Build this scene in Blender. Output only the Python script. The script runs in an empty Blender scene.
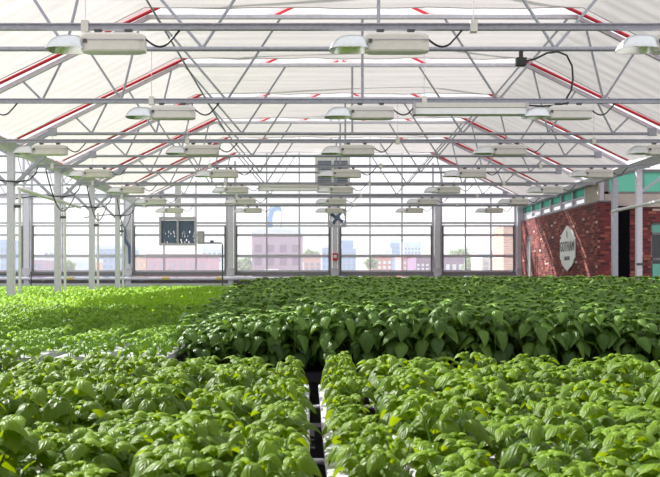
import bpy, math, random
import numpy as np
from mathutils import Vector, Matrix
random.seed(7); RNG = np.random.default_rng(7)
sc = bpy.context.scene
COL = sc.collection
PI = math.pi
F = 916.0; VX = 308.0; HY = 276.0        # focal length in pixels, vanishing point of the rows
ZC = 1.75                                # eye height above the floor
def PX(x, Y): return (x - VX) / F * Y
def PZ(y, Y): return ZC + (HY - y) / F * Y
S_BAY = 3.05
def YN(n): return 7.2 + S_BAY * n

# ------------------------------------------------------------------ materials
def mat(name, color=(.8, .8, .8), rough=.5, metal=0.0, noise=0.0, nscale=8.0, spec=.5, emit=None):
    m = bpy.data.materials.new(name); m.use_nodes = True
    nt = m.node_tree; b = nt.nodes['Principled BSDF']
    b.inputs['Roughness'].default_value = rough; b.inputs['Metallic'].default_value = metal
    b.inputs['Specular IOR Level'].default_value = spec
    if noise > 0:
        tc = nt.nodes.new('ShaderNodeTexCoord'); n = nt.nodes.new('ShaderNodeTexNoise'); n.inputs['Scale'].default_value = nscale
        n.inputs['Detail'].default_value = 4
        r = nt.nodes.new('ShaderNodeValToRGB')
        r.color_ramp.elements[0].position = .3; r.color_ramp.elements[1].position = .7
        r.color_ramp.elements[0].color = (*[c * (1 - noise) for c in color], 1)
        r.color_ramp.elements[1].color = (*[min(1, c * (1 + noise)) for c in color], 1)
        nt.links.new(tc.outputs['Object'], n.inputs['Vector']); nt.links.new(n.outputs['Fac'], r.inputs['Fac'])
        nt.links.new(r.outputs['Color'], b.inputs['Base Color'])
    else:
        b.inputs['Base Color'].default_value = (*color, 1)
    return m

M = {}
M['galv'] = mat('galvanised_steel', (.36, .37, .43), .45, .55, .12, 30)
M['galv_light'] = mat('pale_galvanised_steel', (.63, .62, .70), .5, .25, .08, 20)
M['white_metal'] = mat('white_painted_metal', (.78, .79, .79), .45, 0, .04, 12)
M['frame'] = mat('grey_aluminium_frame', (.50, .48, .55), .5, .2, .06, 10)
M['frame_dark'] = mat('dark_bronze_frame', (.16, .15, .16), .5, .1, .1, 10)
M['red'] = mat('red_painted_pipe', (.55, .015, .035), .45)
M['ballast'] = mat('cream_enamel', (.69, .67, .63), .45, 0, .04, 15)
M['reflector'] = mat('brushed_aluminium', (.72, .74, .76), .35, .75, .05, 25)
M['reflector_in'] = mat('bright_aluminium', (.75, .78, .72), .25, .8)
M['bulb'] = mat('bulb_glass', (.85, .85, .8), .1)
M['black'] = mat('black_rubber', (.015, .015, .018), .5)
M['darkgrey'] = mat('dark_grey_metal', (.08, .085, .09), .5, .2)
M['blue_grey'] = mat('blue_grey_enamel', (.11, .15, .25), .5, .1, .1, 10)
M['yellow'] = mat('yellow_tape', (.55, .44, .16), .6)
M['floor'] = mat('concrete', (.42, .42, .43), .8, 0, .15, 3)
M['knee'] = mat('dark_knee_panel', (.13, .12, .13), .7, 0, .2, 4)
M['channel'] = mat('white_pvc', (.50, .51, .54), .4, 0, .04, 6)
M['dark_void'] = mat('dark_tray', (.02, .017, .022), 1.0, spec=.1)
M['sign'] = mat('sign_white', (.82, .82, .83), .5, 0, .02, 10)
M['ink'] = mat('sign_ink', (.16, .17, .20), .6)
M['leaf_mark'] = mat('sign_green', (.30, .38, .24), .6)
M['soil'] = mat('plug_substrate', (.06, .045, .03), .9)
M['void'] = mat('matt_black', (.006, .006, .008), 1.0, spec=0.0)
M['green_panel'] = mat('teal_panel', (.12, .42, .33), .35, 0, .08, 3)
M['beige'] = mat('beige_panel', (.42, .37, .33), .7, 0, .1, 4)

def brick_mat(name, cols, mortar, orient, light=0.9, w=.215, h=.067):
    m = bpy.data.materials.new(name); m.use_nodes = True
    nt = m.node_tree; L = nt.links; b = nt.nodes['Principled BSDF']; b.inputs['Roughness'].default_value = .85
    tc = nt.nodes.new('ShaderNodeTexCoord'); sp = nt.nodes.new('ShaderNodeSeparateXYZ'); cb = nt.nodes.new('ShaderNodeCombineXYZ')
    L.new(tc.outputs['Object'], sp.inputs[0]); L.new(sp.outputs['Y' if orient == 'Y' else 'X'], cb.inputs['X']); L.new(sp.outputs['Z'], cb.inputs['Y'])
    def bt(c1, c2, mo):
        n = nt.nodes.new('ShaderNodeTexBrick'); n.inputs['Scale'].default_value = 1; n.inputs['Brick Width'].default_value = w
        n.inputs['Row Height'].default_value = h; n.inputs['Mortar Size'].default_value = .009; n.inputs['Bias'].default_value = 0
        n.inputs['Color1'].default_value = (*c1, 1); n.inputs['Color2'].default_value = (*c2, 1); n.inputs['Mortar'].default_value = (*mo, 1)
        L.new(cb.outputs[0], n.inputs['Vector']); return n
    g = bt((0, 0, 0), (1, 1, 1), (0, 0, 0))            # a random value for each brick
    r = nt.nodes.new('ShaderNodeValToRGB'); cr = r.color_ramp; cr.interpolation = 'LINEAR'
    stops = [(0, cols[0]), (.35, cols[1]), (.7, cols[2]), (.88, cols[3]), (light, cols[3]), (light + .03, cols[4])]
    cr.elements[0].position = 0; cr.elements[0].color = (*stops[0][1], 1); cr.elements[1].position = stops[-1][0]; cr.elements[1].color = (*stops[-1][1], 1)
    for p, c in stops[1:-1]:
        e = cr.elements.new(p); e.color = (*c, 1)
    mx = nt.nodes.new('ShaderNodeMix'); mx.data_type = 'RGBA'
    L.new(g.outputs['Color'], r.inputs['Fac']); L.new(g.outputs['Fac'], mx.inputs[0]); L.new(r.outputs['Color'], mx.inputs[6]); mx.inputs[7].default_value = (*mortar, 1)
    L.new(mx.outputs[2], b.inputs['Base Color'])
    bp = nt.nodes.new('ShaderNodeBump'); bp.inputs['Strength'].default_value = .4; bp.inputs['Distance'].default_value = .01; bp.invert = True
    L.new(g.outputs['Fac'], bp.inputs['Height']); L.new(bp.outputs['Normal'], b.inputs['Normal'])
    return m
BR = [(.07, .010, .014), (.15, .018, .024), (.23, .032, .034), (.36, .10, .065), (.62, .52, .46)]
M['brick_side'] = brick_mat('red_brick_side', BR, (.15, .085, .08), 'Y', .965)
M['brick_front'] = brick_mat('red_brick_front', BR, (.10, .05, .05), 'X', .965)
M['brick_out'] = brick_mat('orange_brick', [(.45, .16, .10), (.55, .22, .14), (.6, .27, .17), (.65, .33, .22), (.8, .6, .5)], (.6, .5, .45), 'X', .93)

def curtain_mat():
    m = bpy.data.materials.new('woven_shade_cloth'); m.use_nodes = True; nt = m.node_tree; L = nt.links
    nt.nodes.remove(nt.nodes['Principled BSDF']); out = nt.nodes['Material Output']
    tc = nt.nodes.new('ShaderNodeTexCoord'); mp = nt.nodes.new('ShaderNodeMapping'); mp.inputs['Scale'].default_value = (.35, 2.2, .35)
    n = nt.nodes.new('ShaderNodeTexNoise'); n.inputs['Scale'].default_value = 2.2; n.inputs['Detail'].default_value = 5
    r = nt.nodes.new('ShaderNodeValToRGB'); r.color_ramp.elements[0].position = .3; r.color_ramp.elements[1].position = .7
    r.color_ramp.elements[0].color = (.84, .79, .815, 1); r.color_ramp.elements[1].color = (.94, .89, .91, 1)
    d = nt.nodes.new('ShaderNodeBsdfDiffuse'); t = nt.nodes.new('ShaderNodeBsdfTranslucent'); mx = nt.nodes.new('ShaderNodeMixShader'); mx.inputs[0].default_value = .26
    w = nt.nodes.new('ShaderNodeTexWave'); w.bands_direction = 'Y'; w.inputs['Scale'].default_value = .9; w.inputs['Distortion'].default_value = .6; w.inputs['Detail'].default_value = 1
    bp = nt.nodes.new('ShaderNodeBump'); bp.inputs['Strength'].default_value = .35; bp.inputs['Distance'].default_value = .05
    L.new(tc.outputs['Object'], mp.inputs[0]); L.new(mp.outputs[0], n.inputs['Vector']); L.new(n.outputs['Fac'], r.inputs['Fac'])
    L.new(tc.outputs['Object'], w.inputs['Vector']); L.new(w.outputs['Fac'], bp.inputs['Height'])
    for s in (d, t):
        L.new(r.outputs['Color'], s.inputs['Color']); L.new(bp.outputs['Normal'], s.inputs['Normal'])
    L.new(d.outputs[0], mx.inputs[1]); L.new(t.outputs[0], mx.inputs[2]); L.new(mx.outputs[0], out.inputs['Surface'])
    return m
M['curtain'] = curtain_mat()
def glass_mat(name, tint=(.97, .98, .98), veil=.1, veil_col=(.9, .9, .92)):
    m = bpy.data.materials.new(name); m.use_nodes = True; nt = m.node_tree; L = nt.links
    nt.nodes.remove(nt.nodes['Principled BSDF']); out = nt.nodes['Material Output']
    tr = nt.nodes.new('ShaderNodeBsdfTransparent'); tr.inputs[0].default_value = (*tint, 1)
    tl = nt.nodes.new('ShaderNodeBsdfTranslucent'); tl.inputs[0].default_value = (*veil_col, 1)
    gl = nt.nodes.new('ShaderNodeBsdfGlossy'); gl.inputs['Roughness'].default_value = .05
    m1 = nt.nodes.new('ShaderNodeMixShader'); m1.inputs[0].default_value = veil
    m2 = nt.nodes.new('ShaderNodeMixShader'); m2.inputs[0].default_value = .04
    L.new(tr.outputs[0], m1.inputs[1]); L.new(tl.outputs[0], m1.inputs[2]); L.new(m1.outputs[0], m2.inputs[1]); L.new(gl.outputs[0], m2.inputs[2])
    L.new(m2.outputs[0], out.inputs['Surface']); return m
M['glass'] = glass_mat('haze_veil_glass', veil=.17)  # milky part stands in for haze and glare over the skyline
M['glass_teal'] = glass_mat('teal_glass', (.22, .46, .39), .3, (.26, .52, .44))
M['glass_frost'] = glass_mat('frosted_glass', (.95, .95, .93), .7, (.95, .95, .93))
M['glass_dark'] = mat('dark_window_glass', (.03, .035, .04), .15)

def leaf_mat(name, dark, light, trans, tfac=.38, rough=.38):
    m = bpy.data.materials.new(name); m.use_nodes = True; nt = m.node_tree; L = nt.links
    b = nt.nodes['Principled BSDF']; out = nt.nodes['Material Output']
    b.inputs['Roughness'].default_value = rough; b.inputs['Specular IOR Level'].default_value = .32
    ge = nt.nodes.new('ShaderNodeNewGeometry'); at = nt.nodes.new('ShaderNodeAttribute'); at.attribute_name = 'age_shade'
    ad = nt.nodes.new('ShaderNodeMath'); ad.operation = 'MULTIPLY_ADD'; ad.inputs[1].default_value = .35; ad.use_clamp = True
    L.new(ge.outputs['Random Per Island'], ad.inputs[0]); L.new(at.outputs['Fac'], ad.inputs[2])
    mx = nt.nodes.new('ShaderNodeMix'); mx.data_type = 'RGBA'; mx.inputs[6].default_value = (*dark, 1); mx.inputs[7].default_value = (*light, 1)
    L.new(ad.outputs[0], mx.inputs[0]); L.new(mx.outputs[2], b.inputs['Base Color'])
    mt = nt.nodes.new('ShaderNodeMix'); mt.data_type = 'RGBA'; mt.inputs[6].default_value = (*[c * .7 for c in trans], 1); mt.inputs[7].default_value = (*trans, 1)
    L.new(ad.outputs[0], mt.inputs[0])
    t = nt.nodes.new('ShaderNodeBsdfTranslucent'); L.new(mt.outputs[2], t.inputs[0])
    uv = nt.nodes.new('ShaderNodeUVMap'); sp = nt.nodes.new('ShaderNodeSeparateXYZ'); L.new(uv.outputs[0], sp.inputs[0])
    ab = nt.nodes.new('ShaderNodeMath'); ab.operation = 'ABSOLUTE'; L.new(sp.outputs['X'], ab.inputs[0])
    ma = nt.nodes.new('ShaderNodeMath'); ma.operation = 'MULTIPLY_ADD'; ma.inputs[1].default_value = -.35; L.new(ab.outputs[0], ma.inputs[0]); L.new(sp.outputs['Y'], ma.inputs[2])
    mu = nt.nodes.new('ShaderNodeMath'); mu.operation = 'MULTIPLY'; mu.inputs[1].default_value = 42; L.new(ma.outputs[0], mu.inputs[0])
    si = nt.nodes.new('ShaderNodeMath'); si.operation = 'SINE'; L.new(mu.outputs[0], si.inputs[0])
    bp = nt.nodes.new('ShaderNodeBump'); bp.inputs['Strength'].default_value = .35; bp.inputs['Distance'].default_value = .003
    L.new(si.outputs[0], bp.inputs['Height']); L.new(bp.outputs[0], b.inputs['Normal'])
    ms = nt.nodes.new('ShaderNodeMixShader'); ms.inputs[0].default_value = tfac
    L.new(b.outputs[0], ms.inputs[1]); L.new(t.outputs[0], ms.inputs[2]); L.new(ms.outputs[0], out.inputs['Surface'])
    return m
M['basil'] = leaf_mat('basil_leaf', (.014, .058, .002), (.205, .35, .008), (.44, .60, .006), .36, .44)
M['basil_tall'] = leaf_mat('mature_basil_leaf', (.012, .050, .010), (.19, .35, .045), (.26, .44, .03), .24, .40)  # dark end deepened so the block's front looks shaded
M['basil_young'] = leaf_mat('young_basil_leaf', (.04, .13, .006), (.22, .41, .02), (.46, .68, .02), .42)
M['lettuce'] = leaf_mat('seedling_leaf', (.20, .43, .012), (.33, .56, .02), (.52, .78, .02), .45, .55)
M['tree'] = leaf_mat('tree_leaf', (.20, .33, .18), (.32, .46, .26), (.35, .5, .25), .3, .7)
M['stem'] = mat('green_stem', (.16, .32, .06), .5)

# ------------------------------------------------------------------ mesh builder
class MB:
    def __init__(s): s.v = []; s.f = []; s.mi = []; s.cur = 0; s.sm = []
    def add(s, vs, fs, smooth=False):
        o = len(s.v); s.v += [tuple(v) for v in vs]
        for f in fs: s.f.append(tuple(i + o for i in f)); s.mi.append(s.cur); s.sm.append(smooth)
        return s
    def box(s, x0, x1, y0, y1, z0, z1):
        vs = [(x, y, z) for z in (z0, z1) for y in (y0, y1) for x in (x0, x1)]
        return s.add(vs, [(0, 2, 3, 1), (4, 5, 7, 6), (0, 1, 5, 4), (2, 6, 7, 3), (0, 4, 6, 2), (1, 3, 7, 5)])
    def bar(s, a, b, w, h=None, up=(0, 0, 1)):
        h = h or w; a = Vector(a); b = Vector(b); d = (b - a).normalized(); up = Vector(up)
        if abs(d.dot(up)) > .98: up = Vector((0, 1, 0))
        r = d.cross(up).normalized(); u = r.cross(d)
        vs = []
        for p in (a, b):
            for i, j in ((-1, -1), (1, -1), (1, 1), (-1, 1)): vs.append(p + r * (i * w / 2) + u * (j * h / 2))
        return s.add(vs, [(0, 3, 2, 1), (4, 5, 6, 7), (0, 1, 5, 4), (1, 2, 6, 5), (2, 3, 7, 6), (3, 0, 4, 7)])
    def tube(s, pts, r, n=8, caps=True):
        pts = [Vector(p) for p in pts]; rings = []
        ref = None
        for i, p in enumerate(pts):
            d = (pts[min(i + 1, len(pts) - 1)] - pts[max(i - 1, 0)]).normalized()
            if ref is None or abs(d.dot(ref)) > .95: ref = Vector((0, 0, 1)) if abs(d.z) < .9 else Vector((0, 1, 0))
            a = d.cross(ref).normalized(); b = d.cross(a); ref = -b if False else ref
            rr = r[i] if isinstance(r, (list, tuple)) else r
            rings.append([p + a * (rr * math.cos(2 * PI * k / n)) + b * (rr * math.sin(2 * PI * k / n)) for k in range(n)])
        vs = [v for R in rings for v in R]; fs = []
        for i in range(len(rings) - 1):
            for k in range(n):
                k2 = (k + 1) % n; fs.append((i * n + k, i * n + k2, (i + 1) * n + k2, (i + 1) * n + k))
        s.add(vs, fs, True)
        if caps: s.add(rings[0], [tuple(range(n))]); s.add(rings[-1], [tuple(range(n - 1, -1, -1))])
        return s
    def loft(s, rings, smooth=False, cap0=True, cap1=True):
        n = len(rings[0]); vs = [v for R in rings for v in R]; fs = []
        for i in range(len(rings) - 1):
            for k in range(n):
                k2 = (k + 1) % n; fs.append((i * n + k, i * n + k2, (i + 1) * n + k2, (i + 1) * n + k))
        s.add(vs, fs, smooth)
        if cap0: s.add(rings[0], [tuple(range(n))])
        if cap1: s.add(rings[-1], [tuple(range(n))])
        return s
    def mesh(s, name, mats):
        me = bpy.data.meshes.new(name); me.from_pydata(s.v, [], s.f)
        for m in (mats if isinstance(mats, list) else [mats]): me.materials.append(M[m])
        me.polygons.foreach_set('use_smooth', s.sm); me.polygons.foreach_set('material_index', s.mi); me.update()
        import bmesh
        bm = bmesh.new(); bm.from_mesh(me); bmesh.ops.recalc_face_normals(bm, faces=bm.faces); bm.to_mesh(me); bm.free()
        return me
    def build(s, name, mats, parent=None):
        o = bpy.data.objects.new(name, s.mesh(name, mats)); COL.objects.link(o)
        if parent is not None: o.parent = parent
        return o
def tag(o, label=None, cat=None, group=None, kind=None):
    if label: o['label'] = label
    if cat: o['category'] = cat
    if group: o['group'] = group
    if kind: o['kind'] = kind
    return o
def empty(name, loc, label, cat, group=None):
    o = bpy.data.objects.new(name, None); o.location = loc; o.empty_display_size = .1; COL.objects.link(o)
    return tag(o, label, cat, group)
def clone(root, loc, label, rotz=None, scale=None):
    r = root.copy(); COL.objects.link(r); r.location = loc; r['label'] = label
    if rotz is not None: r.rotation_euler = (0, 0, rotz)
    if scale is not None: r.scale = scale
    for ch in root.children:
        c = ch.copy(); COL.objects.link(c); c.parent = r
        for g in ch.children:
            d = g.copy(); COL.objects.link(d); d.parent = c
    return r
ORD = ['first', 'second', 'third', 'fourth', 'fifth', 'sixth', 'seventh', 'eighth', 'ninth', 'tenth', 'eleventh', 'twelfth',
       'thirteenth', 'fourteenth', 'fifteenth', 'sixteenth', 'seventeenth', 'eighteenth', 'nineteenth', 'twentieth']
def ordn(i):
    if i < 20: return ORD[i]
    tens = {2: 'twenty', 3: 'thirty', 4: 'forty', 5: 'fifty', 6: 'sixty', 7: 'seventy', 8: 'eighty', 9: 'ninety'}
    n = i + 1; t, u = divmod(n, 10)
    if u == 0: return {2: 'twentieth', 3: 'thirtieth', 4: 'fortieth', 5: 'fiftieth', 6: 'sixtieth', 7: 'seventieth'}[t]
    return tens[t] + '-' + ORD[u - 1]

# ------------------------------------------------------------------ setting
WY = 30.0            # the glazed end wall
XR = 6.95            # the brick side wall
XL = -5.3            # the row of posts on the left
UC = .79             # centre line of the span
tag(MB().box(-16, 14, -2.2, WY + .1, -.1, 0).build('floor', 'floor'), kind='structure')
tag(MB().box(-16, 13, -2.2, -2.0, -.1, ZC + 4.2).build('wall_unseen', 'beige'), kind='structure')  # unseen wall behind the camera, added to cut fill light
# end wall: knee panel, sill, header
tag(MB().box(-16, XR, WY - .05, WY + .1, 0, ZC - .02).build('wall_back', 'knee'), kind='structure')
tag(MB().box(-16, XR, WY - .16, WY + .12, ZC + .0, ZC + .13).build('trim_1', 'frame_dark'), kind='structure')
tag(MB().box(-16, XR, WY - .14, WY + .06, ZC + 2.55, ZC + 2.69).build('trim_2', 'frame'), kind='structure')
bays = [-15.9, -12.54, -9.17, -5.86, -2.52, .88, 4.22, 6.91]
def roofz(X):        # roof line above the eye at a given X
    u = abs(X - UC)
    if u > 6.09: u = abs(u - 12.18)
    return 5.35 - .5 * u
for i in range(len(bays) - 1):
    a, b = bays[i] + .1, bays[i + 1] - .1
    w = MB(); g = MB()
    for z, t in ((2.36, .05), (1.735, .06), (1.64, .05), (1.34, .07), (.655, .09), (.16, .06)):
        w.box(a, b, WY - .06, WY + .02, ZC + z - t / 2, ZC + z + t / 2)
    for k in range(4):
        x = a + (b - a) * k / 3
        t = .07 if k in (0, 3) else .045
        x = min(max(x, a + t / 2), b - t / 2)
        w.box(x - t / 2, x + t / 2, WY - .05, WY + .015, ZC + .13, ZC + 2.55)
        w.box(x - t / 2, x + t / 2, WY - .05, WY + .015, ZC + 2.69, ZC + roofz(x))
    for k in (0, 3):                                # darker jambs of the opening vents
        x = a + .09 if k == 0 else b - .09
        w.cur = 1; w.box(x - .025, x + .025, WY - .09, WY - .05, ZC + .13, ZC + 1.64); w.cur = 0
    fr = tag(w.build(f'window_{i+1}', ['frame', 'frame_dark']), kind='structure')
    n = 12
    vs = [(a, WY, ZC + .13), (b, WY, ZC + .13)] + [(b + (a - b) * k / n, WY, ZC + roofz(b + (a - b) * k / n)) for k in range(n + 1)]
    g.add(vs, [tuple(range(len(vs)))]); g.build('glass_pane', 'glass', fr)
names_post = ['beyond the second row post', 'beside the leftmost side-row posts', 'behind the fourth side-row post', 'right of the louvred panel', 'behind the round fan', 'third from the brick wall', 'next to the brick wall']
pl = {1: 'pale end wall post far beyond the left side posts', 2: 'pale end wall post seen just right of the nearest left side post',
      3: 'pale end wall post with a dark blue strap, left of the louvred panel', 4: 'pale end wall post between louvred panel and pink brick building',
      5: 'pale end wall post behind the round fan and red box', 6: 'pale end wall post right of the blue tower, before the purple roof',
      7: 'pale end wall post in the corner against the brick wall'}
for i in range(1, 8):
    x = bays[i]; p = empty('end_wall_post', (x, WY - .1, 0), pl[i], 'post', 'end wall posts')
    m = MB(); m.box(-.085, .085, -.09, .08, 0, ZC + 2.9); m.build('shaft', 'galv_light', p)
    m = MB(); m.box(-.13, .13, -.115, -.091, ZC + .02, ZC + .25); m.build('bracket', 'frame', p)
    if i == 3:
        m = MB(); m.tube([(-.2, -.2, ZC + 1.66), (-.12, -.22, ZC + 1.5), (-.1, -.2, ZC + 1.2), (.05, -.14, ZC + .95), (.06, -.13, ZC + .4)], [.05, .09, .07, .05, .04], 8)
        m.build('blue_strap', 'blue_grey', p)
# heating pipes and white ledge in front of the end wall
p = tag(MB().tube([(-15.5, WY - .35, ZC - .085), (XR - .1, WY - .35, ZC - .085)], .055, 10).build('heating_pipe', 'galv_light'), 'thick pale heating pipe running just under the end wall sill', 'pipe')
for x in (-7.7, -4.6, -2.85):
    t = MB(); t.tube([(x - .13, WY - .35, ZC - .085), (x + .13, WY - .35, ZC - .085)], .058, 10); t.build('yellow_tape', 'yellow', p)
for x in np.arange(-15, XR, 1.6):
    t = MB(); t.box(x - .02, x + .02, WY - .37, WY - .055, ZC - .155, ZC - .14); t.build('pipe_bracket', 'frame', p)
led = empty('white_ledge', (-8.6, 28.9, 0), 'long low white ledge between the far green bed and the end wall', 'ledge')
MB().box(-7.4, 6.2, -.25, .25, ZC - .42, ZC - .24).build('ledge_top', 'channel', led)
for x in np.arange(-7, 6.2, 2.2): MB().box(x - .04, x + .04, -.05, .05, 0, ZC - .42).build('leg', 'galv_light', led)
# pipe hoops standing at the far left bed end
for j, x in enumerate((PX(3, 27.5), PX(54, 27.5), PX(222.5, 27.5))):
    lab = ['dark bent pipe hoop at the left edge beside the first post', 'dark bent pipe hoop standing left of the second side post', None][j]
    if lab: tag(MB().tube([(x - .9, 28.2, 0), (x - .9, 28.2, ZC - .02), (x - .82, 28.2, ZC + .06), (x - .1, 28.2, ZC + .06), (x, 28.2, ZC), (x, 28.2, 0)], .022, 8).build('pipe_hoop', 'darkgrey'), lab, 'pipe')

# ------------------------------------------------------------------ brick wall on the right
yb0, yb1 = 22.0, WY - .1
bw = MB(); zt = ZC + 1.77
bw.cur = 0; bw.box(XR, XR + .35, yb0 + .002, 28.55, 0, zt)
bw.box(XR, XR + .35, 29.15, WY + .1, 0, zt); bw.box(XR, XR + .35, 28.55, 29.15, ZC + 1.25, zt)
bw.cur = 1; bw.box(XR, 7.3, yb0 - .1, yb0, 0, zt)
tag(bw.build('wall_right', ['brick_side', 'brick_front']), kind='structure')
d = MB(); d.box(XR + .01, XR + .18, 28.55, 28.7, 0, ZC + 1.25); d.box(XR + .01, XR + .18, 29.0, 29.15, 0, ZC + 1.25); d.box(XR + .01, XR + .18, 28.7, 29.0, ZC + 1.1, ZC + 1.25)
dd = tag(d.build('door_1', 'frame_dark'), kind='structure')
MB().box(XR + .02, XR + .035, 28.7, 29.0, .1, ZC + 1.1).build('frosted_pane', 'glass_frost', dd)
cp = tag(MB().box(XR - .015, XR + .36, yb0 - .11, WY, zt, zt + .035).build('trim_3', 'frame_dark'), kind='structure')
# clerestory over the side wall
c = MB(); zb, zc2 = zt + .035, ZC + 2.28
ys = [yb0 + .05 + k * (WY - .2 - yb0 - .05) / 7 for k in range(8)]
for y in ys: c.box(XR + .05, XR + .15, y - .06, y + .06, zb, zc2)
for z in (zb + .03, zb + .20, zc2 - .03): c.box(XR + .06, XR + .13, ys[0], ys[-1], z - .028, z + .028)
cl = tag(c.build('window_9', 'frame'), kind='structure')
MB().box(XR + .09, XR + .1, ys[0], ys[-1], zb + .2, zc2).build('upper_pane', 'glass_teal', cl)
MB().box(XR + .09, XR + .1, ys[0], ys[-1], zb, zb + .2).build('lower_pane', 'glass', cl)
tag(MB().box(XR + .02, XR + .16, ys[0] - .05, ys[0] + .9, zb + .0, zc2).build('trim_4', 'beige'), kind='structure')
# facing wall further right
fw = MB(); Yf = 22.6
fx0, fx1, fz0, fz1 = 8.46, 9.5, ZC - .35, ZC + 1.33
fw.box(7.8, fx0, Yf, Yf + .3, 0, ZC + 1.7); fw.box(fx1, 13, Yf, Yf + .3, 0, ZC + 1.7); fw.box(fx0, fx1, Yf, Yf + .3, fz1, ZC + 1.7); fw.box(fx0, fx1, Yf, Yf + .3, 0, fz0)
tag(fw.build('wall_right_far', 'brick_front'), kind='structure')
dw = tag(MB().box(7.3, 7.8, yb0 + .2, yb0 + .3, 0, ZC + 1.7).build('recess_shade_panel', 'void'), kind='structure')  # black panel painted as the deep shade of the recess
w = MB()
for x in (fx0 + .03, (fx0 + fx1) / 2, fx1 - .03): w.box(x - .03, x + .03, Yf + .08, Yf + .14, fz0, fz1)
for z in (fz0 + .03, ZC + .42, ZC + 1.05, fz1 - .03): w.box(fx0, fx1, Yf + .08, Yf + .14, z - .03, z + .03)
w8 = tag(w.build('window_8', 'frame_dark'), kind='structure')
MB().box(fx0, fx1, Yf + .10, Yf + .12, ZC + 1.05, fz1).build('upper_pane', 'green_panel', w8)
MB().box(fx0, fx1, Yf + .10, Yf + .12, fz0, ZC + 1.05).build('lower_pane', 'glass_dark', w8)
MB().box(fx0 + .06, fx0 + .46, Yf + .05, Yf + .09, ZC - .25, ZC + .3).build('paper_notice', 'green_panel', w8)
tag(MB().box(7.3, 13, Yf - .06, Yf + .3, ZC + 1.7, ZC + 2.02).build('trim_5', 'beige'), kind='structure')
w = MB()
for x in (7.35, 8.2, 9.05, 9.9, 10.75, 11.6): w.box(x - .06, x + .06, Yf - .02, Yf + .06, ZC + 2.02, ZC + 2.62)
for z in (2.05, 2.6): w.box(7.3, 11.6, Yf - .02, Yf + .06, ZC + z - .03, ZC + z + .03)
w10 = tag(w.build('window_10', 'frame_dark'), kind='structure')
MB().box(7.3, 11.6, Yf + .01, Yf + .03, ZC + 2.05, ZC + 2.6).build('teal_pane', 'glass_teal', w10)

# sign on the brick
sy, sz = 24.42, ZC + .735
prof = [(0, .61), (.10, .575), (.30, .48), (.45, .40), (.50, .34), (.50, .29), (.60, .25), (.60, -.25), (.56, -.29), (.50, -.30), (.48, -.38), (.36, -.46), (.15, -.55), (0, -.61)]
prof = prof + [(-a, b) for a, b in reversed(prof[1:-1])]
W = .70 / .60
sg = empty('wall_sign', (XR, sy, sz), 'white badge-shaped sign with grey lettering on the brick wall', 'sign')
m = MB(); m.loft([[(-.012 - t, a * W, b) for a, b in prof] for t in (0, .03)]); m.build('sign_board', 'sign', sg)
def text(body, size, y, z, xs, parent, name, mname='ink'):
    cu = bpy.data.curves.new(name, 'FONT'); cu.body = body; cu.size = size; cu.align_x = 'CENTER'; cu.align_y = 'CENTER'; cu.extrude = .004
    tmp = bpy.data.objects.new(name, cu); me = bpy.data.meshes.new_from_object(tmp); me.name = name; bpy.data.objects.remove(tmp)
    me.materials.clear(); me.materials.append(M[mname]); o = bpy.data.objects.new(name, me); COL.objects.link(o)
    R = Matrix(((0, 0, -1), (-1, 0, 0), (0, 1, 0)))
    o.matrix_world = Matrix.Translation((-.05, y, z)) @ R.to_4x4() @ Matrix.Diagonal((xs, 1, 1, 1)); o.parent = parent; return o
text('GOTHAM', .38, 0, .04, .80, sg, 'lettering')
text('GREENS', .15, 0, -.27, .95, sg, 'small_lettering')
m = MB(); m.loft([[(-.046 - t, a, b) for a, b in ((-.02, .27), (.05, .33), (.07, .44), (.03, .50), (-.05, .40), (-.06, .32))] for t in (0, .005)]); m.build('leaf_mark', 'leaf_mark', sg)

# ------------------------------------------------------------------ roof: trusses, beams, lights, shade curtains
def slopez(u): return 3.76 - .5 * (abs(u) - 3.12) if abs(u) > 3.12 else 3.76
def tri(u, z): return (u, 0, ZC + z)
def make_truss(label, Y, X=UC):
    t = empty('roof_truss', (X, Y, 0), label, 'truss', 'roof trusses')
    MB().tube([tri(-5.35, 2.54), tri(5.35, 2.54)], .027, 10).build('bottom_chord', 'galv', t)
    MB().bar(tri(-3.12, 3.76), tri(3.12, 3.76), .05, .055).build('top_chord', 'galv_light', t)
    for s in (-1, 1):
        MB().bar(tri(s * 3.1, 3.76), tri(s * 6.0, slopez(6.0)), .05, .06).build('sloping_chord', 'galv_light', t)
        MB().bar((s * 6.05, .0, ZC + 2.47), (0, .0, ZC + 5.35), .045, .07).build('rafter', 'white_metal', t)
        MB().tube([(s * 5.95, -.10, ZC + 2.44), (s * .05, -.10, ZC + 5.25)], .026, 8).build('red_pipe', 'red', t)
        m = MB(); m.box(s * 5.35 - .07, s * 5.35 + .07, -.035, .035, ZC + 2.50, ZC + 2.64); m.build('end_bracket', 'galv', t)
        for (ub, ut) in ((1.97, 1.18), (1.97, 3.0), (3.5, 3.22), (3.5, 4.0), (4.65, 4.35), (4.65, 4.95)):
            MB().tube([tri(s * ub, 2.55), tri(s * ut, slopez(ut))], .017, 7).build('web_strut', 'galv', t)
    MB().tube([tri(0, 2.55), tri(0, 3.76)], .02, 7).build('web_strut', 'galv', t)
    return t
TL = {1: 'nearest roof truss, its round bottom chord near the photo top behind the first lamp row', 2: 'second roof truss from the camera, bottom chord hidden by the second lamp beam',
      3: 'third roof truss from the camera, at the leftmost near post', 4: 'fourth roof truss from the camera, above the second left post',
      5: 'fifth roof truss from the camera, above the third left post', 6: 'sixth roof truss from the camera, above the fourth left post',
      7: 'last and smallest looking roof truss, just before the end wall'}
tr0 = make_truss(TL[1], YN(1))
for n in range(2, 8): clone(tr0, (UC, YN(n), 0), TL[n])
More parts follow.
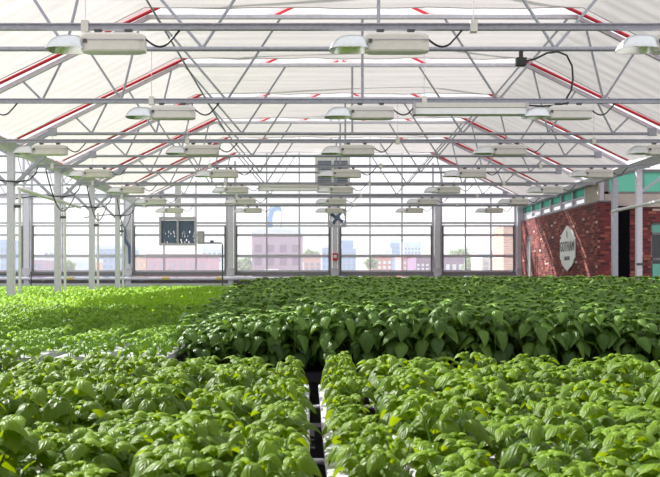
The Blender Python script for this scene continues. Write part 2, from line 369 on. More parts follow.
for n in range(3, 8): clone(tr0, (UC - 12.18, YN(n), 0), f'roof truss of the neighbouring bay left of the posts, {ORD[n-3]} from the camera')

def make_beam():
    t = empty('lamp_beam', (UC, YN(0), 0), '', 'beam', 'lamp carrying beams')
    pr = [(-.022, -.026), (.022, -.026), (.022, .026), (-.022, .026), (-.022, .012), (-.017, .012), (-.017, .021), (.017, .021), (.017, -.021), (-.022, -.021)]
    MB().loft([[(x, y, ZC + 1.958 + z) for y, z in ((-.022, -.026), (.022, -.026), (.022, .026), (-.022, .026), (-.022, .016), (-.006, .010), (-.006, -.010), (-.022, -.016))] for x in (-5.64, 5.31)]).build('channel_section', 'galv', t)
    for x in (-5.35, -2.54, .51, 3.36):
        m = MB(); m.box(x - .028, x + .028, -.032, .032, ZC + 1.915, ZC + 2.005); b = m.build('hanger_clip', 'ballast', t)
        MB().tube([(x, 0, ZC + 2.005), (x, 0, ZC + (2.53 if abs(x) < 5 else 2.5))], .004, 5).build('hanger_wire', 'galv_light', b)
    return t
BL = ['nearest lamp beam, grey channel across the top of the photo', 'second lamp beam from the camera, above the long white box', 'third lamp beam from the camera, spanning the whole photo width',
      'fourth lamp beam from the camera, ending beside the nearest left post', 'fifth lamp beam from the camera, ending beyond the second left post', 'sixth lamp beam from the camera, at the end wall header height',
      'seventh and farthest lamp beam, thin line before the end wall']
bm0 = make_beam(); bm0['label'] = BL[0]
for n in range(1, 7): clone(bm0, (UC, YN(n), 0), BL[n])

def make_lamp():
    t = empty('grow_lamp', (0, 0, 0), '', 'lamp', 'grow lamps under the beams')
    zt_, zb_ = ZC + 1.90, ZC + 1.752
    def ring(x, k): # ballast section
        y = .075 * k; h0, h1 = zb_ + .0 + (1 - k) * .02, zt_ - (1 - k) * .045
        return [(x, -y, h0 + .012), (x, -y * .85, h0), (x, y * .85, h0), (x, y, h0 + .012), (x, y, h1 - .02), (x, y * .8, h1), (x, -y * .8, h1), (x, -y, h1 - .02)]
    bal = MB().loft([ring(0, .62), ring(.035, .95), ring(.06, 1), ring(.40, 1), ring(.455, .9), ring(.495, .6)]).build('ballast', 'ballast', t)
    m = MB(); m.box(.05, .49, -.082, .082, zt_ - .062, zt_ - .056); m.build('lid_seam', 'frame', bal)
    m = MB(); m.box(.02, .05, -.083, -.076, zt_ - .085, zt_ - .055); m.build('latch', 'darkgrey', bal)
    for x in (.12, .36):
        m = MB(); m.box(x - .022, x + .022, -.03, .03, zt_ - .002, ZC + 1.932); m.box(x - .03, x + .03, -.026, .026, ZC + 1.926, ZC + 1.934); m.build('mount_clip', 'darkgrey', t)
    # reflector: flared dome left of the ballast
    def rr(cx, hx, hy, z, n=24):
        pts = []
        for k in range(n):
            a = 2 * PI * k / n; c_, s_ = math.cos(a), math.sin(a)
            e = .62; pts.append((cx + hx * math.copysign(abs(c_) ** e, c_), hy * math.copysign(abs(s_) ** e, s_), z))
        return pts
    zr = ZC + 1.785
    outer = [rr(-.125, .155, .13, zr - .012), rr(-.125, .155, .13, zr), rr(-.12, .142, .12, zr + .03), rr(-.11, .125, .10, zr + .065), rr(-.10, .095, .075, zr + .09), rr(-.10, .06, .045, zr + .10)]
    ref = MB().loft(outer, True, False, True).build('reflector', 'reflector', t)
    inner = [rr(-.125, .152, .127, zr - .011), rr(-.12, .137, .115, zr + .026), rr(-.11, .12, .095, zr + .06), rr(-.10, .085, .065, zr + .085)]
    MB().loft(inner, True, False, True).build('inner_mirror', 'reflector_in', ref)
    MB().tube([(-.02, 0, zr + .045), (-.06, 0, zr + .04), (-.14, 0, zr + .035), (-.19, 0, zr + .035)], [.018, .022, .022, .01], 8).build('bulb', 'bulb', ref)
    pts = []
    for k in range(13):
        q = k / 12; x = .49 + .27 * q; z = (zt_ - .035) * (1 - q) + (ZC + 1.93) * q - .085 * math.sin(PI * min(1, q * 1.0)) * (1.1 if q < .75 else 1.0)
        pts.append((x, 0, z))
    pts += [(.765, 0, ZC + 1.932)]
    MB().tube(pts, .0085, 6).build('power_cable', 'black', t)
    return t
lamp0 = make_lamp(); first = True
RN = ['nearest', 'second', 'third', 'fourth', 'fifth', 'sixth', 'farthest']
for n in range(7):
    ks = [-1, 0, 1] if n == 0 else ([-2, -1, 0, 1] if n == 1 else [-2, -1, 0, 1, 2])
    vis = [k for k in ks if not (n == 1 and k == -2)]
    for k in ks:
        if n == 1 and k == -2: lab = 'cream grow lamp at the left edge, only its cable loop in view, second beam'
        else:
            j = vis.index(k); lab = f'cream grow lamp with dome reflector, {ORD[j]} from left on the {RN[n]} lamp beam'
        loc = (.47 + 2.23 * k + random.uniform(-.03, .03), YN(n), 0)
        if first: lamp0.location = loc; lamp0['label'] = lab; first = False
        else: clone(lamp0, loc, lab)

# long white boxes under two beams
def long_box(x0, x1, n, lab):
    Y = YN(n); t = empty('strip_light', (x0, Y, 0), lab, 'strip light')
    L_ = x1 - x0; z1 = ZC + 1.93
    m = MB(); m.box(0, L_, -.07, .07, z1 - .055, z1 - .003); m.build('housing', 'ballast', t)
    m = MB(); m.loft([[(x, -.08, z1 - .13), (x, .08, z1 - .13), (x, .065, z1 - .06), (x, -.065, z1 - .06)] for x in (.0, L_)]); m.build('diffuser', 'white_metal', t)
    for x in (0, L_):
        m = MB(); m.box(x - .012, x + .012, -.085, .085, z1 - .135, z1 - .001); m.build('end_cap', 'frame', t)
long_box(PX(414, YN(1)), PX(526, YN(1)), 1, 'long white strip light box under the second lamp beam, right of centre')
long_box(PX(259, YN(4)), PX(318, YN(4)), 4, 'distant long white strip light box before the central windows')

# junction box with its cable on the nearest truss chord
jb = empty('junction_box', (PX(521, YN(1)), YN(1), ZC + 2.40), 'small black junction box hanging under the nearest truss chord', 'junction box')
MB().box(-.055, .055, -.04, .04, -.045, .04).build('box_body', 'black', jb)
MB().box(-.02, .02, -.02, .02, .04, .115).build('mount', 'black', jb)
MB().tube([(.05, -.03, 0), (.15, -.04, .02), (.28, -.04, .085), (.40, -.04, .10), (.50, -.04, .06), (.56, -.04, -.06), (.57, -.04, -.2), (.55, -.04, -.33), (.50, -.03, -.42)], .011, 8).build('cable', 'black', jb)
xj = PX(523, YN(1))
tag(MB().tube([(xj, YN(1) - .04, ZC + 1.905), (xj + .2, YN(1) - .05, ZC + 1.89), (xj + .35, YN(1) - .05, ZC + 1.90), (xj + .5, YN(1) - .04, ZC + 1.93)], .01, 8).build('power_cable', 'black'), 'short black cable sagging under the second lamp beam beside the white box', 'cable')

# shade curtains, one sheet per bay
def curtain(n, Xc, label, u0=-5.95, u1=5.95, uo=True):
    y0, y1 = YN(n) + .06, YN(n + 1) - .25
    us = [u for u in np.concatenate([np.linspace(-5.95, -3.12, 12), np.linspace(-2.8, 2.8, 22), np.linspace(3.12, 5.95, 12)]) if u0 <= u <= u1]
    nv = 15; vs = []; fs = []
    rg = np.random.default_rng(50 + n * 7 + int(Xc * 3) % 100)
    ph = rg.uniform(0, 6, 4)
    for u in us:
        for k in range(nv):
            q = k / (nv - 1); y = y0 + (y1 - y0) * q
            sag = -.05 * math.sin(PI * q) + .012 * math.sin(q * 22 + ph[0])
            hem = .018 * math.sin(u * 3.1 + ph[1]) + .012 * math.sin(u * 7.3 + ph[2])
            edge = max(0, abs(q - .5) * 2 - .8) * 5
            vs.append((Xc + u, y + hem * edge * 2, ZC + slopez(u) + .06 + sag + hem * edge))
    for i in range(len(us) - 1):
        for k in range(nv - 1): fs.append((i * nv + k, (i + 1) * nv + k, (i + 1) * nv + k + 1, i * nv + k + 1))
    m = MB(); m.add(vs, fs, True); o = m.build('shade_curtain', 'curtain')
    tag(o, label, 'curtain', 'shade curtains'); 
    h = MB(); h.tube([(v[0], v[1] - .004, v[2] - .006) for v in vs[nv - 1::nv]], .008, 5); h.build('hem_cord', 'beige', o)
    return o
CL = {1: 'nearest white shade curtain across the top of the photo', 2: 'second white shade curtain from the camera, behind the nearest truss', 3: 'third white shade curtain from the camera, between third and fourth trusses',
      4: 'fourth white shade curtain from the camera, over the second left post', 5: 'fifth white shade curtain from the camera, over the third left post', 6: 'farthest white shade curtain, ending before the gable windows'}
for n in range(1, 7): curtain(n, UC, CL[n])
for n in (-3, -2): curtain(n, UC, 'unseen shade curtain added behind the camera, ' + ('farther one' if n == -3 else 'nearer one'))  # out-of-view sheets added overhead to hold back sky fill
for n in range(2, 5): curtain(n, UC + 12.18, f'shade curtain beyond the right gutter over the teal windows, {ORD[n-2]} from the camera', u1=-1)

# gutters, posts and braces
for X, nm in ((XL, 'left side posts'), (XR - .07 + .0, 'right posts and brick wall')):
    m = MB(); m.loft([[(X + a, y, ZC + b) for a, b in ((-.16, 2.34), (-.08, 2.22), (.08, 2.22), (.16, 2.34), (.14, 2.34), (.07, 2.24), (-.07, 2.24), (-.14, 2.34))] for y in (6.5, WY - .2)])
    tag(m.build('roof_gutter', 'galv_light'), f'long grey roof gutter running above the {nm}', 'gutter')
def make_post():
    t = empty('side_post', (XL, YN(3), 0), '', 'post', 'left side posts')
    MB().box(-.06, .06, -.06, .06, 0, ZC + 2.22).build('shaft', 'galv_light', t)
    MB().box(-.1, .1, -.1, .1, 0, .02).build('base_plate', 'galv_light', t)
    MB().tube([(.15, .02, 0), (.15, .02, ZC + 1.55)], .028, 8).build('downpipe', 'white_metal', t)
    MB().box(.05, .17, -.02, .06, ZC + 1.22, ZC + 1.27).build('pipe_clamp', 'darkgrey', t)
    for s in (-1, 1):
        MB().bar((s * .05, 0, ZC + 1.62), (s * .62, 0, ZC + 2.17), .045, .06).build('brace', 'galv', t)
        MB().bar((s * .08, 0, ZC + 2.2), (s * .78, 0, ZC + 2.6), .06, .06).build('bracket_arm', 'galv', t)
    return t
po = make_post()
PLB = ['nearest grey side post at the left edge of the photo', 'second grey side post from the left edge', 'third grey side post from the left edge', 'fourth and thinnest looking grey side post from the left edge']
po['label'] = PLB[0]
for n in (4, 5, 6): clone(po, (XL, YN(n), 0), PLB[n - 3])
rp = empty('side_post', (XR - .07, YN(4) - .35, 0), 'pale grey post with a clamp standing right of the brick corner', 'post')
MB().box(-.055, .055, -.055, .055, 0, ZC + 2.22).build('shaft', 'galv_light', rp)
MB().box(-.1, .1, -.1, .1, 0, .02).build('base_plate', 'galv_light', rp)
MB().box(-.07, .08, -.075, -.055, ZC + .22, ZC + .27).build('clamp', 'darkgrey', rp)
MB().bar((.05, 0, ZC + 1.75), (.95, 0, ZC + 2.4), .05, .05).build('brace', 'galv', rp)
rp2 = empty('side_post', (7.03, 21.0, 0), 'darker grey post touching the near corner of the brick wall', 'post')
MB().box(-.06, .06, -.06, .06, 0, ZC + 2.22).build('shaft', 'galv', rp2)
MB().box(-.1, .1, -.1, .1, 0, .02).build('base_plate', 'galv', rp2)
tag(MB().tube([(XR - .14, 20.5, ZC + 1.45), (XR - .14, 12.0, ZC + 1.45)], .035, 10).build('side_pipe', 'white_metal'), 'white pipe running along the right posts towards the camera', 'pipe')
tag(MB().tube([(XL + .1, YN(3) + .1, ZC + 1.57), (XL + .1, 20.9, ZC + 1.57)], .035, 10).build('side_pipe', 'white_metal'), 'white pipe between the two nearest left posts at bracket height', 'pipe')
# black hoses looping at the left posts
for j, n in enumerate((3, 4, 5, 6)):
    Y = YN(n); x = XL
    pts = [(x - .9, Y - .1, ZC + 1.62), (x - .5, Y - .1, ZC + 1.68), (x - .2, Y - .1, ZC + 1.70), (x + .15, Y - .1, ZC + 1.67), (x + .35, Y - .1, ZC + 1.70), (x + .47, Y - .1, ZC + 1.82), (x + .50, Y - .08, ZC + 1.93)]
    tag(MB().tube(pts, .014, 7).build('water_hose', 'black'), f'black hose looping past the {ORD[j]} left side post up to the lamp beam', 'hose', 'hoses on the left posts')
for j, n in enumerate((3, 4, 5)):
    Y0, Y1 = YN(n), YN(n + 1); pts = []
    for k in range(13):
        q = k / 12; pts.append((XL + .62 - .25 * q, Y0 + (Y1 - Y0) * q, ZC + 1.90 - .62 * math.sin(PI * q) * (1 - .3 * q) - .2 * q))
    tag(MB().tube(pts, .012, 7).build('water_hose', 'black'), f'black hose hanging in a loop between {ORD[j]} and {ORD[j+1]} left side posts', 'hose', 'hoses on the left posts')
# thin cross brace under the curtains
tag(MB().tube([(PX(113, YN(1)), YN(1) + .05, ZC + 3.72), (PX(226, YN(3)), YN(3) - .06, ZC + 2.56)], .014, 7).build('cross_brace', 'galv'), 'long thin diagonal brace rod from the nearest truss, left of centre', 'brace')

# ------------------------------------------------------------------ equipment before the end wall
# round fan
Yq = 28.6
fx, fz = PX(337, Yq), PZ(218, Yq); hw = .29
fan = empty('ventilation_fan', (fx, Yq, fz), 'grey square framed round fan hanging before the central end wall post', 'fan')
m = MB(); n = 32
for s0, s1, y in ((1, 0, -.09),):
    pass
circ = [(.245 * math.cos(2 * PI * k / n), .245 * math.sin(2 * PI * k / n)) for k in range(n)]
sq = []
for a, b in circ:
    q = max(abs(a), abs(b)); sq.append((a / q * hw, b / q * hw))
rings = [[(a, -.09, b) for a, b in circ], [(a, -.09, b) for a, b in sq], [(a, .09, b) for a, b in sq], [(a, .09, b) for a, b in circ], [(a, -.09, b) for a, b in circ]]
m.loft(rings, False, False, False); m.build('housing', 'frame', fan)
MB().tube([(0, -.03, 0), (0, .09, 0)], .085, 14).build('motor', 'blue_grey', fan)
for k in range(4):
    a = PI / 4 + k * PI / 2 + .2; ca, sa = math.cos(a), math.sin(a); pb = MB()
    r0, r1 = .07, .225; wd0, wd1 = .035, .062
    def bp_(r, w_, y): return (r * ca - w_ * sa, y, r * sa + w_ * ca)
    pb.add([bp_(r0, -wd0, -.02), bp_(r0, wd0, .02), bp_(r1, wd1, .04), bp_(r1, -wd1, -.04), bp_(r0, -wd0, -.012), bp_(r0, wd0, .028), bp_(r1, wd1, .048), bp_(r1, -wd1, -.032)],
           [(0, 1, 2, 3), (7, 6, 5, 4), (0, 4, 5, 1), (1, 5, 6, 2), (2, 6, 7, 3), (3, 7, 4, 0)]); pb.build('blade', 'blue_grey', fan)
for k in range(4):
    a = k * PI / 2; MB().bar((.08 * math.cos(a), -.06, .08 * math.sin(a)), (.25 * math.cos(a), -.06, .25 * math.sin(a)), .015).build('guard_bar', 'darkgrey', fan)
for s in (-1, 1): MB().tube([(s * .27, 0, hw), (s * .27, 0, ZC + 2.54 - fz)], .018, 6).build('hanging_rod', 'galv', fan)
# red box on the post
rb = empty('alarm_box', (bays[5], WY - .22, PZ(257, WY)), 'small red box on the central end wall post under the fan', 'box')
m = MB(); m.box(-.09, .09, -.07, .01, -.12, .12); m.build('case', 'red', rb); m = MB(); m.box(-.05, .05, -.078, -.07, -.03, .06); m.build('cover', 'white_metal', rb)
# louvred panel hung on rods
Yl = 27.4; x0, x1, z0, z1 = PX(159.5, Yl), PX(196.5, Yl), PZ(245.5, Yl), PZ(217, Yl)
lp = empty('louvre_panel', ((x0 + x1) / 2, Yl, z0), 'dark blue-grey louvred panel in a square frame hanging left of centre', 'louvre panel')
w2 = (x1 - x0) / 2; H = z1 - z0
m = MB()
for a, b, c_, d_ in ((-w2, w2, 0, .07), (-w2, w2, H - .09, H), (-w2, -w2 + .06, .07, H - .09), (w2 - .06, w2, .07, H - .09)): m.box(a, b, -.09, .09, c_, d_)
m.build('frame', 'frame', lp); m = MB(); m.box(-.025, .025, -.1, .08, .07, H - .09); m.build('centre_bar', 'frame', lp)
rr_ = random.Random(4)
for s in (-1, 1):
    a, b = (-w2 + .06, -.025) if s < 0 else (.025, w2 - .06)
    for k in range(11):
        z = .100 + k * .0615; m = MB()
        if k > 5: m.box(a, b, -.02 - .004 * (k % 2), .02, z - .0305, z + .0305)
        else:
            x = a
            while x < b - .005:
                x2 = min(b, x + rr_.uniform(.05, .16)); m.box(x, x2, -.02, .02, z - .0305, z + .0305)
                x = x2 + (rr_.uniform(.012, .03) if rr_.random() < .8 and k != 2 else 0)
        m.build('slat', 'blue_grey', lp)
MB().box(-.09, .09, -.03, .03, H, ZC + 2.75 - z0).build('hanging_post', 'galv_light', lp)
for s in (-1, 1): MB().tube([(s * .48, 0, H), (s * .48, 0, ZC + 2.6 - z0)], .01, 6).build('hanging_rod', 'galv', lp)
cbx = empty('control_box', (PX(201, Yl), Yl, PZ(244, Yl)), 'small grey control box at the right side of the louvred panel', 'box')
m = MB(); m.box(-.1, .1, -.08, .08, 0, .38); m.build('case', 'galv', cbx); m = MB(); m.box(-.07, .07, -.09, -.08, .05, .33); m.build('cover', 'frame', cbx)
xa, xb = PX(204, Yl), PX(222.5, Yl); zp = PZ(243, Yl)
pp = tag(MB().tube([(xa, Yl, zp), (xb - .04, Yl, zp), (xb, Yl, zp - .05), (xb, Yl, 0)], .022, 8).build('bent_pipe', 'darkgrey'), 'thin dark pipe bending down from the control box to the ledge', 'pipe')
m = MB(); m.box(PX(212, Yl) - .05, PX(212, Yl) + .05, Yl - .05, Yl + .05, zp - .02, zp + .08); m.build('valve', 'blue_grey', pp)
# unit heater
Yh = 27.6; x0, x1, z0, z1 = PX(315, Yh), PX(350, Yh), PZ(188, Yh), PZ(156, Yh)
uh = empty('unit_heater', ((x0 + x1) / 2, Yh, z0), 'large pale ventilation unit hanging high above the round fan', 'heater')
w2 = (x1 - x0) / 2; H = z1 - z0
m = MB(); m.box(-w2, w2, -.15, .35, 0, H); m.build('cabinet', 'white_metal', uh)
for k in range(2):
    for j in range(2):
        m = MB(); a, b = (-w2 + .08, -.04) if j == 0 else (.04, w2 - .08); z = .1 + k * .42
        for q in range(6): m.box(a, b, -.17, -.15, z + q * .05, z + q * .05 + .03)
        m.build('grille', 'blue_grey', uh)
for s in (-1, 1): MB().tube([(s * .4, .1, H), (s * .4, .1, ZC + 3.7 - z0)], .012, 6).build('hanging_rod', 'galv', uh)

# ------------------------------------------------------------------ the city outside
def bmat(name, c): M[name] = mat(name, c, .9, 0, .06, .3)
bmat('c_pink', (.52, .30, .40)); bmat('c_mauve', (.38, .28, .40)); bmat('c_blue', (.30, .42, .62)); bmat('c_paleblue', (.55, .66, .80)); bmat('c_orange', (.66, .44, .38))  # skyline colours paled, distance haze and glow painted in
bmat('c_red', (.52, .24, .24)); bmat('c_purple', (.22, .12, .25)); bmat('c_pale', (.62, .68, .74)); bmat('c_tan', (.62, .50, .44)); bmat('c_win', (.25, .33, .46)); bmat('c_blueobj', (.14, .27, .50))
def building(x0, x1, y0, Y, mk, label, depth=10, wins=None, roof=None, wmat='c_win', y1=285):
    X0, X1 = PX(x0, Y), PX(x1, Y); zt_ = PZ(y0, Y); zb_ = PZ(y1, Y) - 4
    t = empty('city_building', ((X0 + X1) / 2, Y, zb_), label, 'building'); w_ = (X1 - X0) / 2; h_ = zt_ - zb_
    MB().box(-w_, w_, 0, depth, 0, h_).build('walls', mk, t)
    MB().box(-w_ * 1.015, w_ * 1.015, -.15, depth + .15, h_, h_ + .012 * Y / 3).build('parapet', roof or 'c_pale', t)
    if wins:
        nc, nr, ya, yb = wins; s_ = Y / F
        for r in range(nr):
            for c_ in range(nc):
                x = -w_ + (c_ + .5) * 2 * w_ / nc; zz = PZ(ya, Y) - zb_ - (r + .5) * (yb - ya) * s_ / nr
                a_, b_ = w_ / nc * .55, (yb - ya) * s_ / nr * .28
                MB().box(x - a_, x + a_, -.06, .02, zz - b_, zz + b_).build('window', wmat, t)
    return t
b = building(252, 302, 235, 70, 'c_mauve', 'mauve brick block with a pale upper storey left of the fan', 12, (4, 2, 242, 268), 'c_pale', 'c_purple')
MB().box(-PX(24 + VX, 70), PX(24 + VX, 70), .5, 8, PZ(235, 70) - b.location.z, PZ(227, 70) - b.location.z).build('upper_storey', 'c_pale', b)
Yc = 80.0; k_ = Yc / F
bo = empty('vent_cowl', (PX(274, Yc), Yc, PZ(230, Yc)), 'blue curved vent cowl rising above the mauve brick block', 'vent')
MB().tube([(k_ * (a - 274), 0, k_ * (230 - b)) for a, b in ((270, 236), (270, 218), (271.5, 211), (275, 208.5), (279, 208), (281, 211))], [k_ * r for r in (2.6, 2.6, 3.2, 3.2, 2.6, 1.4)], 10).build('cowl', 'c_blueobj', bo)
MB().tube([(k_ * 7.3, 0, -k_ * 6), (k_ * 7.3, 0, k_ * 20)], k_ * .6, 8).build('leg', 'c_blue', bo)
building(133, 146.4, 258, 62, 'c_orange', 'salmon end section of the long pink warehouse', 8, (3, 1, 261, 270), 'c_tan', 'c_tan')
building(147, 208, 257.5, 62, 'c_pink', 'long low pink warehouse under the louvred panel', 8, (6, 1, 259, 272), 'c_pink', 'c_mauve')
building(0, 8, 243, 160, 'c_blue', 'pale blue tower at the left edge behind the nearest post', 10, (2, 3, 246, 270), 'c_blue')
building(55, 75, 262, 118, 'c_paleblue', 'pale blue low block just right of the second side post', 10, (6, 2, 263, 273))
building(32, 43, 260, 90, 'c_mauve', 'small mauve shed on the skyline left of the second post', 6, (3, 1, 263, 270))
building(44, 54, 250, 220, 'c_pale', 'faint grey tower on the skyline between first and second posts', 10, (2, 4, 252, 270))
building(76, 90, 262, 130, 'c_orange', 'tiny orange brick house on the skyline left of the third post', 8, (3, 1, 264, 271))
building(96, 126, 249, 150, 'c_blue', 'blue grey block on the skyline between third and fourth posts', 12, (5, 3, 252, 270), 'c_paleblue')
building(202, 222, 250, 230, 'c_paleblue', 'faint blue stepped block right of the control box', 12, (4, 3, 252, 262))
building(303.5, 321, 258, 86, 'c_orange', 'salmon brick house left of the fan post', 8, (3, 2, 262, 271), 'c_tan')
building(322, 331, 248, 170, 'c_blue', 'narrow blue block just left of the fan post', 8, (2, 3, 250, 270))
bt_ = building(341.5, 356, 252, 150, 'c_blue', 'blue stepped tower just right of the fan post', 10, (3, 5, 254, 270), 'c_blue')
MB().box(-1.1, .8, 1, 8, PZ(252, 150) - bt_.location.z, PZ(240, 150) - bt_.location.z).build('upper_tower', 'c_blue', bt_)
building(372, 392, 257, 110, 'c_red', 'red and white house low on the skyline, right of the blue tower', 8, (4, 2, 260, 270), 'c_pale', 'c_pale')
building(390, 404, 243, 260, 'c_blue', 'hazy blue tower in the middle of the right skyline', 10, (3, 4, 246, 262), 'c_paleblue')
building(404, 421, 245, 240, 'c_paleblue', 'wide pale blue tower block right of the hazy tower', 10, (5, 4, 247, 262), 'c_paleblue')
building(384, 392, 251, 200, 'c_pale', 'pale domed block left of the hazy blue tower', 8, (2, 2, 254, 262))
building(403, 418, 258, 90, 'c_red', 'red brick block with pale stripes below the wide tower', 8, (4, 2, 260, 271), 'c_red', 'c_pale')
building(416, 434, 261, 75, 'c_purple', 'dark violet roofs right of the striped red block', 6, (4, 2, 263, 271), 'c_purple', 'c_pale')
building(438, 464, 258.5, 75, 'c_purple', 'dark purple low block at the right end of the skyline', 8, (4, 1, 262, 272), 'c_mauve', 'c_pale')
building(482, 490, 259, 60, 'c_tan', 'pale chimney block beside the dark tanks near the brick pier', 4, (1, 2, 261, 271))
building(490, 500, 254, 62, 'c_win', 'dark blue roof tank block near the brick pier', 4, (2, 2, 256, 270), 'c_win', 'c_blue')
pier = tag(MB().box(PX(503.5, 34), PX(524, 34), 34, 36, 0, PZ(226, 34)).build('brick_pier', 'brick_out'), 'sunlit orange brick pier outside the last window pane', 'pier')
sk = empty('roof_skylight', (PX(267, 45), 45, PZ(276, 45)), 'small white slanted roof skylight before the mauve block', 'skylight')
m = MB(); m.loft([[(-.5, y, .0), (.42, y, 0), (.55, y, .34), (-.1, y, .34)] for y in (0, .8)]); m.build('cover', 'white_metal', sk)
# outdoor ground
tag(MB().box(-400, 400, WY + 1, 600, -9.2, -9).build('ground', 'floor'), kind='structure')

# ------------------------------------------------------------------ foliage
def leaf_grid(L, Wd, nu, nv, arch, droop, fold):
    t = np.linspace(0, 1, nu); s = np.linspace(-1, 1, nv); T, Sg = np.meshgrid(t, s, indexing='ij')
    w = Wd * np.power(np.sin(PI * np.power(np.clip(T, .0, 1), .82)), .72) * .5; w = np.where(T >= 1, 0.0, w); w = np.maximum(w, .02 * Wd)
    x = Sg * w; y = T * L
    z = w * arch * ((1 - Sg ** 2) - .9 * fold * np.exp(-(Sg / .3) ** 2)) + L * (.22 * np.sin(PI * T * .9)) - droop * L * T ** 2
    return np.stack([x, y, z], -1).reshape(-1, 3), np.stack([Sg, T], -1).reshape(-1, 2)
def grid_faces(nu, nv):
    return np.array([(i * nv + j, i * nv + j + 1, (i + 1) * nv + j + 1, (i + 1) * nv + j) for i in range(nu - 1) for j in range(nv - 1)])
def rotm(yaw, pitch, roll):
    cy, sy_, cp_, sp_, cr_, sr_ = math.cos(yaw), math.sin(yaw), math.cos(pitch), math.sin(pitch), math.cos(roll), math.sin(roll)
    Rz = np.array([[cy, -sy_, 0], [sy_, cy, 0], [0, 0, 1]]); Rx = np.array([[1, 0, 0], [0, cp_, -sp_], [0, sp_, cp_]]); Ry = np.array([[cr_, 0, sr_], [0, 1, 0], [-sr_, 0, cr_]])
    return Rz @ Rx @ Ry
class Fol:
    def __init__(s): s.V = []; s.UV = []; s.A = []; s.Fc = []; s.n = 0; s.stems = MB()
    def leaf(s, p, yaw, pitch, L, Wd, age_shade, nu=7, nv=7, roll=0, arch=.75, droop=.25, fold=.35):
        v, uv = leaf_grid(L, Wd, nu, nv, arch, droop, fold)
        v = v @ rotm(yaw, pitch, roll).T + np.array(p)
        s.Fc.append(grid_faces(nu, nv) + s.n); s.V.append(v); s.UV.append(uv); s.A.append(np.full(len(v), age_shade)); s.n += len(v)
    def arrays(s): return np.concatenate(s.V), np.concatenate(s.Fc), np.concatenate(s.UV), np.concatenate(s.A)
    def arrays_stem(s):
        V, Fc, UV, A = s.arrays(); sv = np.array(s.stems.v); sf = np.array([f for f in s.stems.f if len(f) == 4])
        return np.concatenate([V, sv]), np.concatenate([Fc, sf + len(V)]), np.concatenate([UV, np.zeros((len(sv), 2))]), np.concatenate([A, np.zeros(len(sv))]), len(Fc)
def np_mesh(name, V, Fc, UV, A, mats, nleaf=None):
    me = bpy.data.meshes.new(name); nV, nF = len(V), len(Fc)
    me.vertices.add(nV); me.vertices.foreach_set('co', V.astype(np.float32).ravel())
    me.loops.add(nF * 4); me.loops.foreach_set('vertex_index', Fc.astype(np.int32).ravel())
    me.polygons.add(nF); me.polygons.foreach_set('loop_start', np.arange(0, nF * 4, 4, dtype=np.int32)); me.polygons.foreach_set('loop_total', np.full(nF, 4, np.int32))
    me.polygons.foreach_set('use_smooth', np.ones(nF, bool))
    uvl = me.uv_layers.new(name='UVMap'); uvl.data.foreach_set('uv', UV[Fc.ravel()].astype(np.float32).ravel())
    at = me.attributes.new('age_shade', 'FLOAT', 'POINT'); at.data.foreach_set('value', A.astype(np.float32))
    for m in mats: me.materials.append(M[m])
    if nleaf is not None:
        mi = np.zeros(nF, np.int32); mi[nleaf:] = 1; me.polygons.foreach_set('material_index', mi)
    me.update(calc_edges=True); me.validate(); return me
def plant(rg, h, nst, spread, leafL, levels, nu=7, nv=7, lean=.25, droop=.3):
    f = Fol()
    for k in range(nst):
        a = 2 * PI * k / nst + rg.uniform(-.5, .5); r0 = .012 + .01 * rg.random(); rad = spread * (rg.uniform(.45, 1) if nst > 1 else .1)
        hh = h * rg.uniform(.82, 1.04)
        base = np.array([r0 * math.cos(a), r0 * math.sin(a), 0]); top = np.array([rad * math.cos(a), rad * math.sin(a), hh])
        mid = base * .6 + top * .4; mid[2] = hh * .5
        bez = lambda q: (1 - q) ** 2 * base + 2 * q * (1 - q) * mid + q * q * top
        f.stems.tube([tuple(bez(q)) for q in np.linspace(0, 1, 5)], [.0045, .004, .0035, .003, .002], 5, False)
        ya = rg.uniform(0, PI)
        for lv in range(levels):
            q = .28 + .62 * (lv / max(1, levels - 1)) if levels > 1 else .8
            p = bez(q); sz = leafL * (.72 + .38 * math.sin(PI * (.25 + .6 * q))) * rg.uniform(.85, 1.12)
            if lv == levels - 1: sz *= .8
            for side in (0, 1):
                yaw = ya + lv * PI / 2 + side * PI + rg.uniform(-.35, .35)
                pit = .10 + .45 * (q - .5) + rg.uniform(-.25, .25) - droop * .5
                pet = .012 + .02 * rg.random(); d_ = np.array([-math.sin(yaw), math.cos(yaw), .35]) * pet
                f.stems.tube([tuple(p), tuple(p + d_)], .0016, 4, False)
                f.leaf(p + d_, yaw, pit, sz, sz * rg.uniform(.66, .80), .15 + .55 * max(0, q - .55) + rg.uniform(-.1, .12), nu, nv, rg.uniform(-.25, .25), rg.uniform(.55, .95), droop + rg.uniform(-.1, .2), rg.uniform(.2, .5))  # lower leaves darker: older growth, with some shade painted in too
        p = bez(1.0)
        for j in range(4):                 # young leaves at the tip
            yaw = ya + levels * PI / 2 + j * PI / 2 + rg.uniform(-.2, .2); sz = leafL * (.55 if j < 2 else .34) * rg.uniform(.8, 1.15)
            f.leaf(p + np.array([0, 0, .004 * j]), yaw, .45 + .25 * (j > 1) + rg.uniform(-.15, .15), sz, sz * .6, .62 + rg.uniform(-.1, .3), nu - 1, nv - 2, 0, .7, .35, .3)
    return f
def in_view(X, Y, Z, mx=14, my=18):
    x = VX + F * X / Y; y = HY - F * (Z - ZC) / Y
    return -mx < x < 660 + mx and y < 477 + my

